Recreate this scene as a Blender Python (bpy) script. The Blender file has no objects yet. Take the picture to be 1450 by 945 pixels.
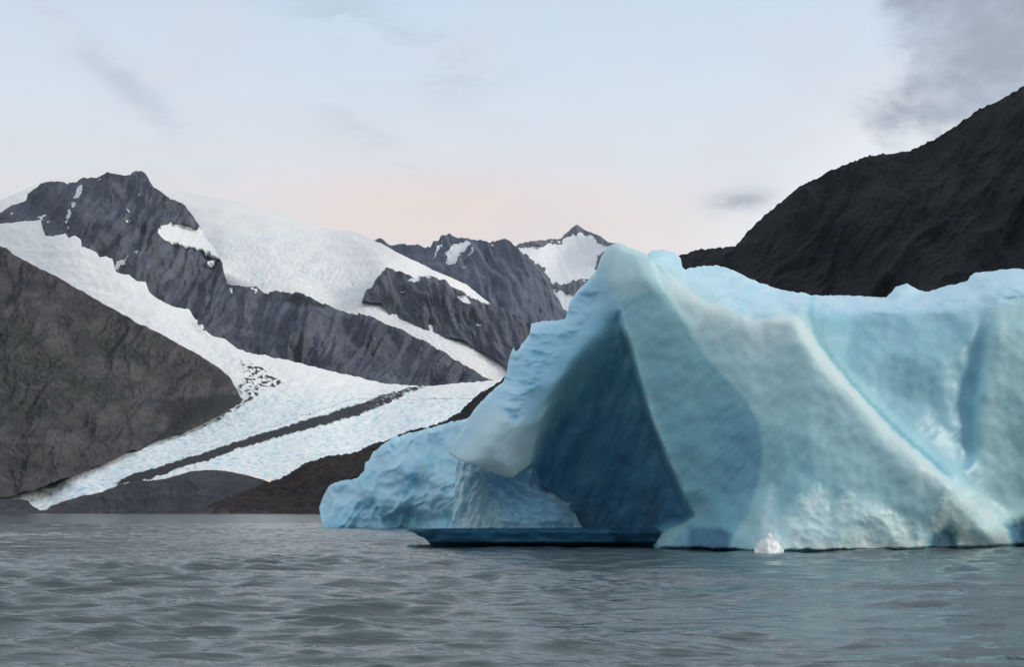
import bpy, math
import numpy as np
from mathutils import Vector, geometry

# ------------------------------------------------------------------ camera frame
F, CU, HV, CH = 1992.0, 725.0, 726.0, 2.5      # focal length in photo pixels, centre column, horizon row, eye height (m)
scene = bpy.context.scene
COL = scene.collection


def place(u, v, Y):
    """world position of a sight line at depth Y metres"""
    return (u - CU) / F * Y, Y, CH + (HV - v) / F * Y


# ------------------------------------------------------------------ noise
_tabs = {}


def perlin(x, y, seed=0):
    if seed not in _tabs:
        r = np.random.RandomState(seed + 11)
        p = r.permutation(256)
        a = r.rand(256) * 2 * math.pi
        _tabs[seed] = (np.concatenate([p, p, p[:2]]), np.cos(a), np.sin(a))
    perm, gx, gy = _tabs[seed]
    xf, yf = np.floor(x), np.floor(y)
    xi, yi = xf.astype(np.int64) & 255, yf.astype(np.int64) & 255
    x, y = x - xf, y - yf
    sx, sy = x * x * x * (x * (x * 6 - 15) + 10), y * y * y * (y * (y * 6 - 15) + 10)

    def g(ix, iy, dx, dy):
        h = perm[perm[ix] + iy]
        return gx[h] * dx + gy[h] * dy
    n00, n10 = g(xi, yi, x, y), g(xi + 1, yi, x - 1, y)
    n01, n11 = g(xi, yi + 1, x, y - 1), g(xi + 1, yi + 1, x - 1, y - 1)
    a = n00 + sx * (n10 - n00)
    b = n01 + sx * (n11 - n01)
    return 1.5 * (a + sy * (b - a))


def fbm(x, y, octv=4, seed=0, gain=0.5):
    s, a = 0, 1.0
    for i in range(octv):
        s = s + a * perlin(x * 2.03 ** i + 13.7 * i, y * 2.03 ** i + 7.1 * i, seed + i)
        a *= gain
    return s


def ridged(x, y, octv=4, seed=0, gain=0.5):
    s, a = 0, 1.0
    for i in range(octv):
        n = 1 - np.abs(perlin(x * 2.03 ** i + 3.7 * i, y * 2.03 ** i + 5.1 * i, seed + i)) * 1.6
        s = s + a * n
        a *= gain
    return s - 1.0


def sstep(a, b, x):
    t = np.clip((x - a) / (b - a), 0, 1)
    return t * t * (3 - 2 * t)


def inside(U, V, pts, soft):
    """0..1 mask of a polygon, with an edge `soft` wide"""
    U = np.asarray(U, float)
    ins = np.zeros(U.shape, bool)
    d2 = np.full(U.shape, 1e12)
    n = len(pts)
    for i in range(n):
        x1, y1 = pts[i]
        x2, y2 = pts[(i + 1) % n]
        dx, dy = x2 - x1, y2 - y1
        t = np.clip(((U - x1) * dx + (V - y1) * dy) / (dx * dx + dy * dy + 1e-9), 0, 1)
        d2 = np.minimum(d2, (U - x1 - t * dx) ** 2 + (V - y1 - t * dy) ** 2)
        if dy != 0:
            ins ^= ((y1 > V) != (y2 > V)) & (U < dx * (V - y1) / dy + x1)
    d = np.sqrt(d2) * np.where(ins, 1, -1)
    return sstep(-soft, soft, d)


def blob(U, V, u, v, ru, rv):
    return np.exp(-((U - u) / ru) ** 2 - ((V - v) / rv) ** 2)


def surface(pts):
    """smooth depth field through (u, v, Y) points (thin plate spline)"""
    p = np.array(pts, float)
    x = p[:, :2] / 200.0
    n = len(p)
    d = np.linalg.norm(x[:, None] - x[None], axis=2)
    K = d ** 2 * np.log(d + 1e-9) + np.eye(n) * 0.02
    A = np.zeros((n + 3, n + 3))
    A[:n, :n] = K
    A[:n, n], A[:n, n + 1:] = 1, x
    A[n, :n], A[n + 1:, :n] = 1, x.T
    w = np.linalg.solve(A, np.concatenate([p[:, 2], [0, 0, 0]]))

    def f(U, V):
        X, Z = U / 200.0, V / 200.0
        s = w[n] + w[n + 1] * X + w[n + 2] * Z
        for i in range(n):
            r2 = (X - x[i, 0]) ** 2 + (Z - x[i, 1]) ** 2
            s = s + w[i] * 0.5 * r2 * np.log(r2 + 1e-12)
        return s
    return f


def line(pts, u):
    p = np.array(pts, float)
    return np.interp(u, p[:, 0], p[:, 1])


# ------------------------------------------------------------------ mesh
def mesh_object(name, verts, quads, extra=(), attrs=None, mat=None, parent=None):
    """one mesh object from arrays; extra = list of n-gons"""
    me = bpy.data.meshes.new(name)
    nv, nq = len(verts), len(quads)
    loops = np.asarray(quads, np.int64).ravel()
    starts = np.arange(nq) * 4
    if len(extra):
        el = np.concatenate([np.array(e) for e in extra])
        es = np.cumsum([0] + [len(e) for e in extra[:-1]]) + nq * 4
        loops = np.concatenate([loops, el])
        starts = np.concatenate([starts, es])
    me.vertices.add(nv)
    me.vertices.foreach_set('co', np.asarray(verts, np.float32).ravel())
    me.loops.add(len(loops))
    me.loops.foreach_set('vertex_index', loops.astype(np.int32))
    me.polygons.add(len(starts))
    me.polygons.foreach_set('loop_start', starts.astype(np.int32))
    me.polygons.foreach_set('use_smooth', np.ones(len(starts), bool))
    me.update(calc_edges=True)
    me.validate()
    for k, a in (attrs or {}).items():
        at = me.attributes.new(k, 'FLOAT', 'POINT')
        at.data.foreach_set('value', np.asarray(a, np.float32).ravel())
    if mat:
        me.materials.append(mat)
    o = bpy.data.objects.new(name, me)
    COL.objects.link(o)
    if parent:
        o.parent = parent
    return o


def relief(name, top, bot, depth, u0, u1, du, nr, jag=(0, 1), disp=None, attrs=None,
           bulge=1.0, mat=None, parent=None, seed=1, tone=None, topround=None):
    """a closed solid: a modelled front between two outlines and a rounded back behind it"""
    nb = 8
    nr = (nr // nb) * nb
    u = np.arange(u0, u1 + 0.01, du)
    nc = len(u)
    vt, vb = line(top, u), line(bot, u)
    if jag[0]:
        vt = vt + jag[0] * fbm(u / jag[1], u * 0 + seed * 3.3, 5, seed, 0.6)
    vb = np.maximum(vb, vt + 0.6)
    t = np.linspace(0, 1, nr + 1)[:, None]
    r = max(2, int(14 / du))                     # rows follow a calm envelope; the outline itself may jump
    k = np.hanning(2 * r + 3)[1:-1]
    k /= k.sum()
    pad = lambda a: np.pad(a, 2 * r, 'edge')
    lo_ = np.min([pad(vt)[i:i + nc + 2 * r] for i in range(2 * r + 1)], 0)
    hi_ = np.max([pad(vb)[i:i + nc + 2 * r] for i in range(2 * r + 1)], 0)
    V = np.convolve(lo_, k, 'valid') * (1 - t) + np.convolve(hi_, k, 'valid') * t
    V = np.clip(V, vt, vb)
    V[0], V[-1] = vt, vb
    U = np.broadcast_to(u, V.shape).copy()
    Y = depth(U, V)
    if topround:
        w, k = topround
        d = np.clip(1 - (V - vt) / w, 0, 1)
        Y = Y + k * d ** 2.5
    X, Yw, Z = place(U, V, Y)
    at0 = attrs(U, V) if attrs else {}
    if tone:
        a_, b_, sl_ = tone
        w_ = 1.6 * fbm(U / 45, V / 45, 3, seed + 200)
        at0['tone'] = (0.5 + 0.30 * fbm((U + sl_ * V) / a_ + w_, V / b_, 5, seed + 210, 0.62)
                       + 0.30 * fbm(U / 55, V / 38, 3, seed + 220) + 0.04 * fbm(U / 4, V / 4, 3, seed + 230, 0.7))
    if disp:
        dx, dy, dz = disp(U, V)
        calm = 1 - 0.85 * at0.get('snow', 0)
        dy, dz = dy * calm, dz * calm
        dy = dy * (0.15 + 0.85 * sstep(0, 18, vb - V))
        dz = dz * (0.25 + 0.75 * sstep(0, 16, V - vt))
        X, Yw, Z = X + dx, Yw + dy, Z + dz
    front = np.stack([X, Yw, Z], -1)
    # back
    s = np.linspace(0, 1, nr // nb + 1)[1:-1, None, None]
    bg = np.asarray(bulge(u) if callable(bulge) else np.full(nc, float(bulge)))
    back = front[nb:-1:nb].copy()
    back[..., 1] += bg * np.sin(math.pi * s[..., 0]) ** 0.7
    back[..., 0] += bg * np.sin(math.pi * s[..., 0]) ** 0.7 * ((u - CU) / F)
    verts = np.concatenate([front.reshape(-1, 3), back.reshape(-1, 3)])
    idx = np.arange((nr + 1) * nc).reshape(nr + 1, nc)
    q1 = np.stack([idx[:-1, :-1], idx[1:, :-1], idx[1:, 1:], idx[:-1, 1:]], -1).reshape(-1, 4)
    m = back.shape[0]
    bi = np.concatenate([idx[:1], (nr + 1) * nc + np.arange(m * nc).reshape(m, nc), idx[-1:]])
    q2 = np.stack([bi[:-1, :-1], bi[:-1, 1:], bi[1:, 1:], bi[1:, :-1]], -1).reshape(-1, 4)
    extra = []
    for k in range(m + 1):
        fl = list(idx[k * nb:(k + 1) * nb + 1, 0])
        lo = list(dict.fromkeys(fl[::-1] + [bi[k, 0], bi[k + 1, 0]]))
        fr = list(idx[k * nb:(k + 1) * nb + 1, -1])
        hi = list(dict.fromkeys(fr + [bi[k + 1, -1], bi[k, -1]]))
        extra += [lo, hi]
    at = {}
    if attrs:
        for k, a in at0.items():
            a = np.broadcast_to(a, U.shape)
            ab = a[0] + (a[-1] - a[0]) * s[..., 0]
            at[k] = np.concatenate([a.ravel(), ab.ravel()])
    return mesh_object(name, verts, np.concatenate([q1, q2]), extra, at, mat, parent)


def tag(o, label, cat, kind=None, group=None):
    o['label'], o['category'] = label, cat
    if kind:
        o['kind'] = kind
    if group:
        o['group'] = group


# ------------------------------------------------------------------ node helpers
class Nodes:
    def __init__(self, tree):
        self.t = tree
        tree.nodes.clear()

    def new(self, kind, **kw):
        n = self.t.nodes.new(kind)
        for k, v in kw.items():
            setattr(n, k, v)
        return n

    def link(self, a, b):
        self.t.links.new(a, b)

    def put(self, sock, v):
        if isinstance(v, bpy.types.NodeSocket):
            self.link(v, sock)
        elif v is not None:
            if isinstance(v, (tuple, list)) and len(v) == 3 and sock.type == 'RGBA':
                v = (*v, 1)
            sock.default_value = v

    def math(self, op, a, b=None, c=None, clamp=False):
        n = self.new('ShaderNodeMath', operation=op, use_clamp=clamp)
        for s, v in zip(n.inputs, (a, b, c)):
            self.put(s, v)
        return n.outputs[0]

    def mix(self, f, a, b, blend='MIX'):
        n = self.new('ShaderNodeMix', data_type='RGBA', blend_type=blend)
        self.put(n.inputs[0], f)
        self.put(n.inputs[6], a)
        self.put(n.inputs[7], b)
        return n.outputs[2]

    def attr(self, name):
        return self.new('ShaderNodeAttribute', attribute_name=name).outputs['Fac']

    def objco(self, scale=(1, 1, 1), rot=(0, 0, 0)):
        c = self.new('ShaderNodeTexCoord').outputs['Object']
        m = self.new('ShaderNodeMapping')
        m.inputs['Scale'].default_value = scale
        m.inputs['Rotation'].default_value = rot
        self.link(c, m.inputs['Vector'])
        return m.outputs[0]

    def noise(self, vec, scale, detail=4, rough=0.55, dist=0.0):
        n = self.new('ShaderNodeTexNoise')
        self.link(vec, n.inputs['Vector'])
        n.inputs['Scale'].default_value = scale
        n.inputs['Detail'].default_value = detail
        n.inputs['Roughness'].default_value = rough
        n.inputs['Distortion'].default_value = dist
        return n.outputs['Fac']

    def remap(self, v, a, b, lo=0.0, hi=1.0, smooth=True):
        n = self.new('ShaderNodeMapRange', interpolation_type='SMOOTHSTEP' if smooth else 'LINEAR')
        for i, x in enumerate((v, a, b, lo, hi)):
            self.put(n.inputs[i], x)
        return n.outputs[0]

    def ramp(self, v, stops):
        n = self.new('ShaderNodeValToRGB')
        e = n.color_ramp.elements
        while len(e) < len(stops):
            e.new(0.5)
        for el, (p, c) in zip(e, stops):
            el.position, el.color = p, (*c, 1)
        self.put(n.inputs[0], v)
        return n.outputs[0]

    def bump(self, h, dist, strength=1.0, normal=None):
        n = self.new('ShaderNodeBump')
        n.inputs['Strength'].default_value = strength
        n.inputs['Distance'].default_value = dist
        self.link(h, n.inputs['Height'])
        if normal:
            self.link(normal, n.inputs['Normal'])
        return n.outputs[0]


def material(name):
    m = bpy.data.materials.new(name)
    m.use_nodes = True
    n = Nodes(m.node_tree)
    b = n.new('ShaderNodeBsdfPrincipled')
    o = n.new('ShaderNodeOutputMaterial')
    n.link(b.outputs[0], o.inputs['Surface'])
    return m, n, b


def rock_material(name, c1, c2, c3, size, veg=None, snowcol=(0.88, 0.89, 0.89), streak=(1, 1, 1), rot=(0, 0, 0)):
    m, n, b = material(name)
    co = n.objco()
    big = n.noise(co, 1 / (size * 9), 5, 0.6)
    fine = n.noise(n.objco(streak, rot), 1 / size, 6, 0.65, 0.4)
    col = n.mix(n.remap(n.math('ADD', n.attr('tone'), n.math('MULTIPLY', n.math('SUBTRACT', fine, 0.5), 0.5)), 0.15, 0.85), c1, c2)
    col = n.mix(n.remap(big, 0.45, 0.68), col, c3)
    if veg:
        vn = n.noise(co, 1 / (size * 2.5), 6, 0.7)
        f = n.math('MULTIPLY', n.attr('veg'), n.remap(vn, 0.36, 0.58))
        col = n.mix(f, col, veg)
    col = n.mix(n.math('MULTIPLY', n.attr('debris'), 1.0), col, (0.022, 0.024, 0.028))
    sn = n.math('ADD', n.attr('snow'), n.math('MULTIPLY', n.math('SUBTRACT', n.noise(co, 1.6 / size, 4, 0.7), 0.5), 0.7))
    col = n.mix(n.math('MULTIPLY', n.remap(sn, 0.42, 0.58), n.remap(n.attr('snow'), 0.05, 0.25)), col, snowcol)
    n.put(b.inputs['Base Color'], col)
    b.inputs['Roughness'].default_value = 0.9
    b.inputs['Specular IOR Level'].default_value = 0.15
    n.link(n.bump(fine, size * 0.2, 0.3), b.inputs['Normal'])
    return m


def snow_material(name, size, white=(0.94, 0.93, 0.90)):
    m, n, b = material(name)
    co = n.objco()
    blue = n.math('MULTIPLY', n.attr('blue'), 1.0, clamp=True)
    cr = n.noise(co, 1 / size, 5, 0.65)
    dirty = n.noise(co, 1 / (size * 5), 5, 0.7)
    col = n.mix(n.remap(dirty, 0.50, 0.72, 0, 0.3), white, (0.76, 0.76, 0.74))
    col = n.mix(n.math('MULTIPLY', blue, n.remap(cr, 0.40, 0.62)), col, (0.34, 0.64, 0.76))
    speck = n.noise(co, 1 / (size * 0.4), 5, 0.75)
    deb = n.attr('debris')
    f = n.math('ADD', n.math('MULTIPLY', deb, 1.15), n.math('MULTIPLY', n.math('SUBTRACT', speck, 0.86), 1.3))
    col = n.mix(n.remap(f, 0.0, 0.30), col, (0.022, 0.024, 0.028))
    n.put(b.inputs['Base Color'], col)
    b.inputs['Roughness'].default_value = 0.75
    b.inputs['Specular IOR Level'].default_value = 0.2
    n.link(n.bump(cr, size * 0.2, 0.16), b.inputs['Normal'])
    return m


# ------------------------------------------------------------------ far landscape
def edgewarp(U, V, a=3.0, s=9.0, seed=50):
    return U + a * fbm(U / s, V / s, 4, seed, 0.6), V + a * fbm(U / s, V / s, 4, seed + 9, 0.6)


def masks(U, V, polys, soft=1.2, warp=3.0, s=9.0):
    a, b = edgewarp(U, V, warp, s)
    m = np.zeros(U.shape)
    for p in polys:
        m = np.maximum(m, inside(a, b, p, soft))
    return m


def gully(su, sv, slant, amp, seed, fine=0.4, bark=0.4):
    """ribs and gullies running down the fall line"""
    def f(U, V):
        w = fbm(U / (su * 3), V / (sv * 1.5), 3, seed + 20) * su * 0.8
        a = (U + slant * V + w) / su
        n = 0.8 * ridged(a * 0.7, V / sv, 4, seed, 0.45) + 1.5 * fbm(U / (su * 3.5), V / (su * 3.5), 3, seed + 31)
        n = n + bark * fbm((U + slant * V) / (su * 0.5), V / (su * 1.6), 3, seed + 44) * (0.5 + fbm(U / 60, V / 60, 2, seed + 47))
        n = n + 0.5 * fine * fbm(U / 5.0, V / 5.0, 3, seed + 40, 0.6)
        return 0 * U, -amp * n, amp * 0.25 * n
    return f


# --- far snowy peak
mat_far = rock_material('far_rock', (0.12, 0.13, 0.16), (0.18, 0.19, 0.22), (0.11, 0.12, 0.145), 25)
o = relief('mountain', [(690, 420), (714, 352), (740, 345), (759, 344), (763, 341), (792, 338), (800, 331), (809, 323), (819, 317),
                        (826, 320), (838, 327), (850, 335), (859, 342), (871, 346), (890, 358), (930, 382), (1000, 440), (1060, 520)],
           [(690, 470), (1060, 560)], surface([(819, 316, 13500), (740, 345, 12500), (880, 350, 12300), (930, 380, 12000), (790, 370, 12600), (760, 350, 12400),
                                               (800, 405, 11300), (800, 460, 10600), (690, 460, 10500), (1060, 540, 10500), (870, 440, 10900)]),
           690, 1060, 1.4, 96, (1.0, 7), gully(16, 60, -0.3, 55, 3, 0.2),
           lambda U, V: {'snow': np.clip(masks(U, V, [[(716, 350), (765, 352), (800, 336), (822, 329), (840, 335), (846, 346), (862, 352), (850, 372), (842, 385), (846, 400), (820, 398), (800, 404), (782, 402), (770, 380), (745, 362)],
                                                      [(764, 412), (790, 414), (820, 420), (812, 440), (804, 456), (760, 470), (750, 455), (780, 445), (790, 432), (770, 425)]], 1.2, 3.5, 8)
                                         * (1 - masks(U, V, [[(846, 362), (858, 356), (852, 378), (842, 382)], [(770, 343), (800, 343), (790, 347)]], 1, 2, 6)), 0, 1),
                         'debris': 0 * U}, 2500, mat_far, seed=4, tone=(6, 45, -0.4))
tag(o, 'farthest snowy mountain with a small dark pyramid summit right behind the tall ice point', 'mountain', 'structure')

# --- dark mountain with snow gullies
mat_far2 = rock_material('gully_rock', (0.072, 0.090, 0.125), (0.148, 0.170, 0.218), (0.095, 0.112, 0.15), 20)
o = relief('mountain', [(520, 342), (538, 339), (552, 345), (565, 346), (590, 347), (608, 349), (616, 340), (627, 332), (635, 328), (648, 332), (660, 337),
                        (668, 338), (690, 342), (714, 341), (725, 347), (732, 352), (745, 364), (755, 377), (768, 390), (780, 404), (790, 420), (797, 433), (815, 450), (860, 490)],
           [(520, 470), (700, 480), (860, 520)], surface([(538, 340, 11000), (635, 328, 10500), (714, 341, 10300), (755, 377, 9900), (797, 433, 9500),
                                                          (600, 400, 9600), (690, 430, 9000), (740, 455, 8700), (600, 470, 9000), (860, 510, 9200), (670, 390, 9600)]),
           520, 860, 1.4, 96, (1.6, 8), gully(20, 80, -0.5, 60, 8, 0.2),
           lambda U, V: {'snow': masks(U, V, [[(632, 360), (642, 345), (660, 341), (667, 344), (655, 358), (645, 374), (634, 378)], [(623, 345), (629, 338), (620, 360), (610, 374)],
                                              [(652, 382), (666, 373), (658, 380)], [(664, 360), (676, 348), (670, 358), (658, 368)], [(694, 345), (700, 345), (697, 349)],
                                              [(640, 352), (652, 345), (642, 366), (632, 376)]], 1.0, 2.5, 7), 'debris': 0 * U}, 2000, mat_far2, seed=6, tone=(7, 50, -0.6))
tag(o, 'dark rocky mountain with snow-filled gullies beyond the ice field', 'mountain', 'structure')

# --- ice field
mat_snow = snow_material('glacier_snow', 22, (0.95, 0.925, 0.89))


def icefield_disp(U, V):
    reg = np.clip(blob(U, V, 390, 380, 95, 32) + blob(U, V, 520, 420, 70, 38) + blob(U, V, 620, 470, 60, 30) + blob(U, V, 690, 510, 40, 25) + 0.18, 0, 1)
    c = ridged((U + 0.5 * V) / 9, (V - 0.15 * U) / 5, 4, 61, 0.55)
    f = fbm(U / 60, V / 22, 2, 66)
    return 0 * U, 0 * U, 3.5 * reg * c + 12 * f * sstep(450, 400, V)


def icefield_attr(U, V):
    reg = np.clip(blob(U, V, 385, 392, 70, 16) + blob(U, V, 350, 350, 90, 18) + blob(U, V, 500, 425, 60, 35) + 0.7 * blob(U, V, 640, 480, 60, 30)
                  + 0.7 * blob(U, V, 450, 360, 80, 30) + blob(U, V, 20, 272, 45, 18), 0, 1)
    c = sstep(0.55, 0.95, ridged((U + 0.5 * V) / 14, (V - 0.25 * U) / 6, 4, 61, 0.6))
    return {'blue': np.clip(reg * (0.10 + 1.6 * c), 0, 1), 'debris': 0 * U}


o = relief('ice_field', [(-250, 420), (-80, 330), (0, 284), (20, 275), (48, 262), (60, 255), (90, 250), (122, 251), (150, 258), (200, 266), (218, 264), (232, 268), (260, 272),
                         (300, 279), (350, 290), (400, 303), (450, 320), (500, 328), (540, 345), (580, 366), (620, 385), (660, 403), (692, 428), (705, 450), (760, 520), (800, 560)],
           [(-250, 500), (0, 480), (300, 500), (450, 560), (800, 566)],
           surface([(0, 284, 9200), (122, 251, 9800), (260, 272, 9900), (400, 303, 9500), (500, 328, 9100), (600, 376, 8000), (690, 426, 7750), (300, 350, 8200), (330, 400, 7130),
                    (450, 370, 7900), (424, 413, 6930), (480, 420, 7030), (520, 400, 7250), (548, 378, 7450), (606, 389, 7600), (532, 450, 6740), (606, 482, 6570), (693, 536, 6440), (722, 542, 6430),
                    (518, 424, 6850), (557, 448, 6800), (590, 462, 6735), (631, 478, 6665), (672, 493, 6600), (714, 518, 6515), (-250, 420, 9000),
                    (0, 480, 7800), (300, 500, 6900), (800, 560, 6400), (450, 560, 6500)]),
           -250, 800, 1.5, 160, (0.8, 12), icefield_disp, icefield_attr, 2500, mat_snow, seed=9)
tag(o, 'broad white dome of glacier ice flowing down between the dark ridges', 'ice field', 'structure')

# --- rock island in the ice
mat_ridge = rock_material('ridge_rock', (0.052, 0.064, 0.090), (0.128, 0.143, 0.176), (0.098, 0.103, 0.116), 16)
o = relief('rock_island', [(513, 426), (516, 420), (519, 412), (526, 408), (532, 396), (540, 386), (548, 379), (558, 381), (569, 384), (586, 394), (594, 392), (606, 390),
                           (618, 394), (631, 400), (645, 410), (656, 413), (675, 424), (693, 429), (714, 437), (735, 447), (751, 458), (775, 470), (800, 490)],
           [(513, 428), (527, 432), (540, 434), (552, 447), (557, 449), (575, 455), (590, 463), (612, 470), (631, 479), (652, 484), (672, 494), (690, 505), (705, 514), (714, 519), (735, 540), (800, 556)],
           surface([(548, 379, 7150), (606, 390, 7150), (693, 429, 7100), (751, 458, 6950), (800, 490, 6850), (516, 425, 6815), (557, 449, 6790), (590, 463, 6725), (631, 479, 6655), (672, 494, 6590), (714, 519, 6505), (650, 440, 6850),
                    (800, 556, 6400), (590, 420, 6900)]),
           513, 800, 1.4, 96, (1.6, 7), gully(19, 80, -0.35, 42, 13, 0.2),
           lambda U, V: {'snow': masks(U, V, [[(578, 395), (596, 392), (594, 398), (580, 399)], [(648, 421), (660, 420), (668, 430), (655, 431)], [(672, 457), (682, 462), (678, 465)],
                                              [(562, 411), (574, 411), (570, 414)], [(604, 391), (612, 392), (606, 397)], [(650, 408), (690, 425), (692, 432), (664, 421)]], 0.8, 2.0, 6), 'debris': 0 * U},
           700, mat_ridge, seed=12, tone=(6, 45, -0.4))
tag(o, 'dark rock island standing out of the white ice field', 'rock', 'structure')

# --- main ridge
o = relief('mountain', [(-250, 370), (-60, 318), (0, 298), (18, 290), (35, 283), (46, 270), (55, 258), (70, 255), (88, 257), (105, 257), (116, 252), (122, 252), (150, 247), (170, 246), (182, 245), (187, 240),
                        (196, 239), (204, 243), (210, 253), (216, 263), (228, 271), (240, 281), (254, 287), (264, 293), (276, 309), (284, 322), (288, 331), (296, 343), (304, 352), (312, 368), (317, 378),
                        (319, 392), (322, 404), (336, 407), (362, 406), (372, 412), (395, 412), (410, 414), (424, 416), (440, 424), (466, 435), (485, 441), (499, 445), (515, 448), (532, 452), (545, 458), (556, 462),
                        (580, 472), (606, 484), (625, 496), (643, 509), (660, 518), (672, 525), (685, 533), (693, 538), (720, 545), (760, 552)],
           [(-250, 430), (0, 420), (150, 470), (300, 520), (450, 550), (548, 560), (760, 566)],
           surface([(-250, 370, 7600), (0, 298, 7900), (70, 255, 7900), (195, 239, 7700), (284, 325, 7350), (318, 400, 6880), (424, 416, 6670), (532, 452, 6520), (606, 484, 6370), (693, 538, 6290), (760, 552, 6400),
                    (0, 320, 7250), (166, 385, 6550), (235, 430, 6350), (300, 483, 6020), (400, 510, 5900), (465, 524, 5850), (548, 543, 5950), (606, 546, 6050), (200, 320, 7000), (400, 460, 6250), (300, 420, 6500), (0, 420, 6600)]),
           -250, 760, 1.4, 192, (1.3, 7), gully(22, 110, 0.5, 46, 17, 0.22, 0.30),
           lambda U, V: {'snow': masks(U, V, [[(224, 330), (230, 322), (242, 319), (256, 320), (268, 325), (280, 329), (286, 322), (300, 334), (322, 374), (302, 362), (284, 353), (270, 349), (256, 346), (240, 342), (228, 338)],
                                              [(110, 264), (117, 261), (118, 268), (111, 282), (106, 283)], [(104, 288), (109, 285), (106, 296), (103, 297)], [(96, 300), (102, 296), (102, 308), (97, 318), (93, 316)],
                                              [(15, 303), (22, 302), (22, 307), (16, 308)], [(52, 308), (66, 301), (60, 312)], [(66, 314), (73, 313), (68, 316)], [(174, 312), (183, 306), (180, 311)], [(192, 272), (196, 271), (195, 275)],
                                              [(176, 297), (184, 295), (182, 298)], [(137, 255), (142, 252), (140, 256)], [(96, 321), (99, 321), (98, 327)], [(290, 369), (303, 366), (301, 372), (294, 374)],
                                              [(170, 372), (182, 362), (178, 372), (166, 384), (160, 382)], [(190, 356), (195, 354), (193, 361)], [(324, 410), (331, 408), (328, 418)], [(352, 408), (365, 409), (360, 413)]], 0.9, 2.4, 7),
                         'debris': 0.8 * masks(U, V, [[(420, 418), (470, 436), (450, 440), (400, 425)]], 3, 4, 8)},
           900, mat_ridge, seed=15, tone=(6, 60, 0.6))
tag(o, 'grey craggy mountain ridge with a blunt left summit, running down above the glacier', 'mountain', 'structure')

# --- valley glacier
mat_glacier = snow_material('glacier_ice', 16)
MOR_U = [(440, 600), (420, 606), (380, 622), (345, 628)]


def moraine(U, V):
    a, b = edgewarp(U, V, 1.5, 8, 71)
    up = line([(150, 694), (172, 681), (190, 672), (241, 657), (297, 640), (352, 621), (414, 602), (465, 586), (500, 576), (530, 565), (554, 556), (578, 550), (609, 546)], a)
    lo = line([(150, 697), (172, 686), (193, 683), (215, 678), (262, 661), (297, 651), (331, 638), (372, 626), (421, 612), (459, 602), (500, 592), (526, 581), (554, 570), (578, 556), (609, 548)], a)
    m = sstep(-4, 3, b - up) * sstep(-5, 3, lo - b) * sstep(158, 172, a) * (1 - sstep(596, 612, a))
    m = m * (1 - 0.45 * sstep(440, 560, a) * (0.5 + 0.5 * np.sin(fbm(a / 14, b / 5, 3, 73) * 5)))
    loose = inside(a, b, [(338, 508), (352, 512), (372, 520), (392, 532), (404, 545), (380, 553), (352, 556), (335, 552), (345, 530)], 6)
    loose = loose * sstep(-0.15, 0.5, fbm(U / 8, V / 4, 4, 75, 0.6) + 0.1)
    foot = 0.75 * inside(a, b, [(200, 632), (262, 614), (310, 590), (346, 568), (335, 552), (362, 552), (368, 560), (345, 577), (312, 596), (262, 620)], 5) * sstep(-0.4, 0.3, fbm(U / 9, V / 5, 4, 79))
    thin = 0.55 * np.exp(-((b - line([(172, 672), (262, 648), (340, 618), (420, 594), (500, 566)], a)) / 1.5) ** 2) * sstep(200, 260, a)
    mott = 0.45 * inside(a, b, [(282, 455), (292, 470), (300, 482), (276, 470), (262, 452)], 3)
    edge2 = 0.55 * inside(a, b, [(193, 684), (262, 662), (297, 652), (300, 656), (262, 670), (215, 684)], 3) * sstep(0, .4, fbm(U / 9, V / 4, 3, 77))
    return np.clip(np.maximum.reduce([m, 0.85 * loose, foot, thin, mott, edge2]), 0, 1)


def glacier_disp(U, V):
    c = ridged((U * 0.35 + V) / 6, (U - 0.5 * V) / 16, 4, 81, 0.55)
    b = fbm(U / 40, V / 12, 4, 84)
    m = moraine(U, V)
    return 0 * U, 0 * U, (1.7 * c + 4.5 * b + 3 * m) * (0.45 + 0.55 * sstep(650, 540, V))


def glacier_attr(U, V):
    low = sstep(535, 575, V + 0.0 * U)
    c = sstep(0.0, 0.7, ridged((U * 0.35 + V) / 6, (U - 0.5 * V) / 16, 4, 81, 0.55) * -1 + 0.5)
    return {'blue': np.clip((0.06 + 0.62 * low) * (0.5 + 0.9 * c), 0, 1), 'debris': moraine(U, V)}


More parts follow.
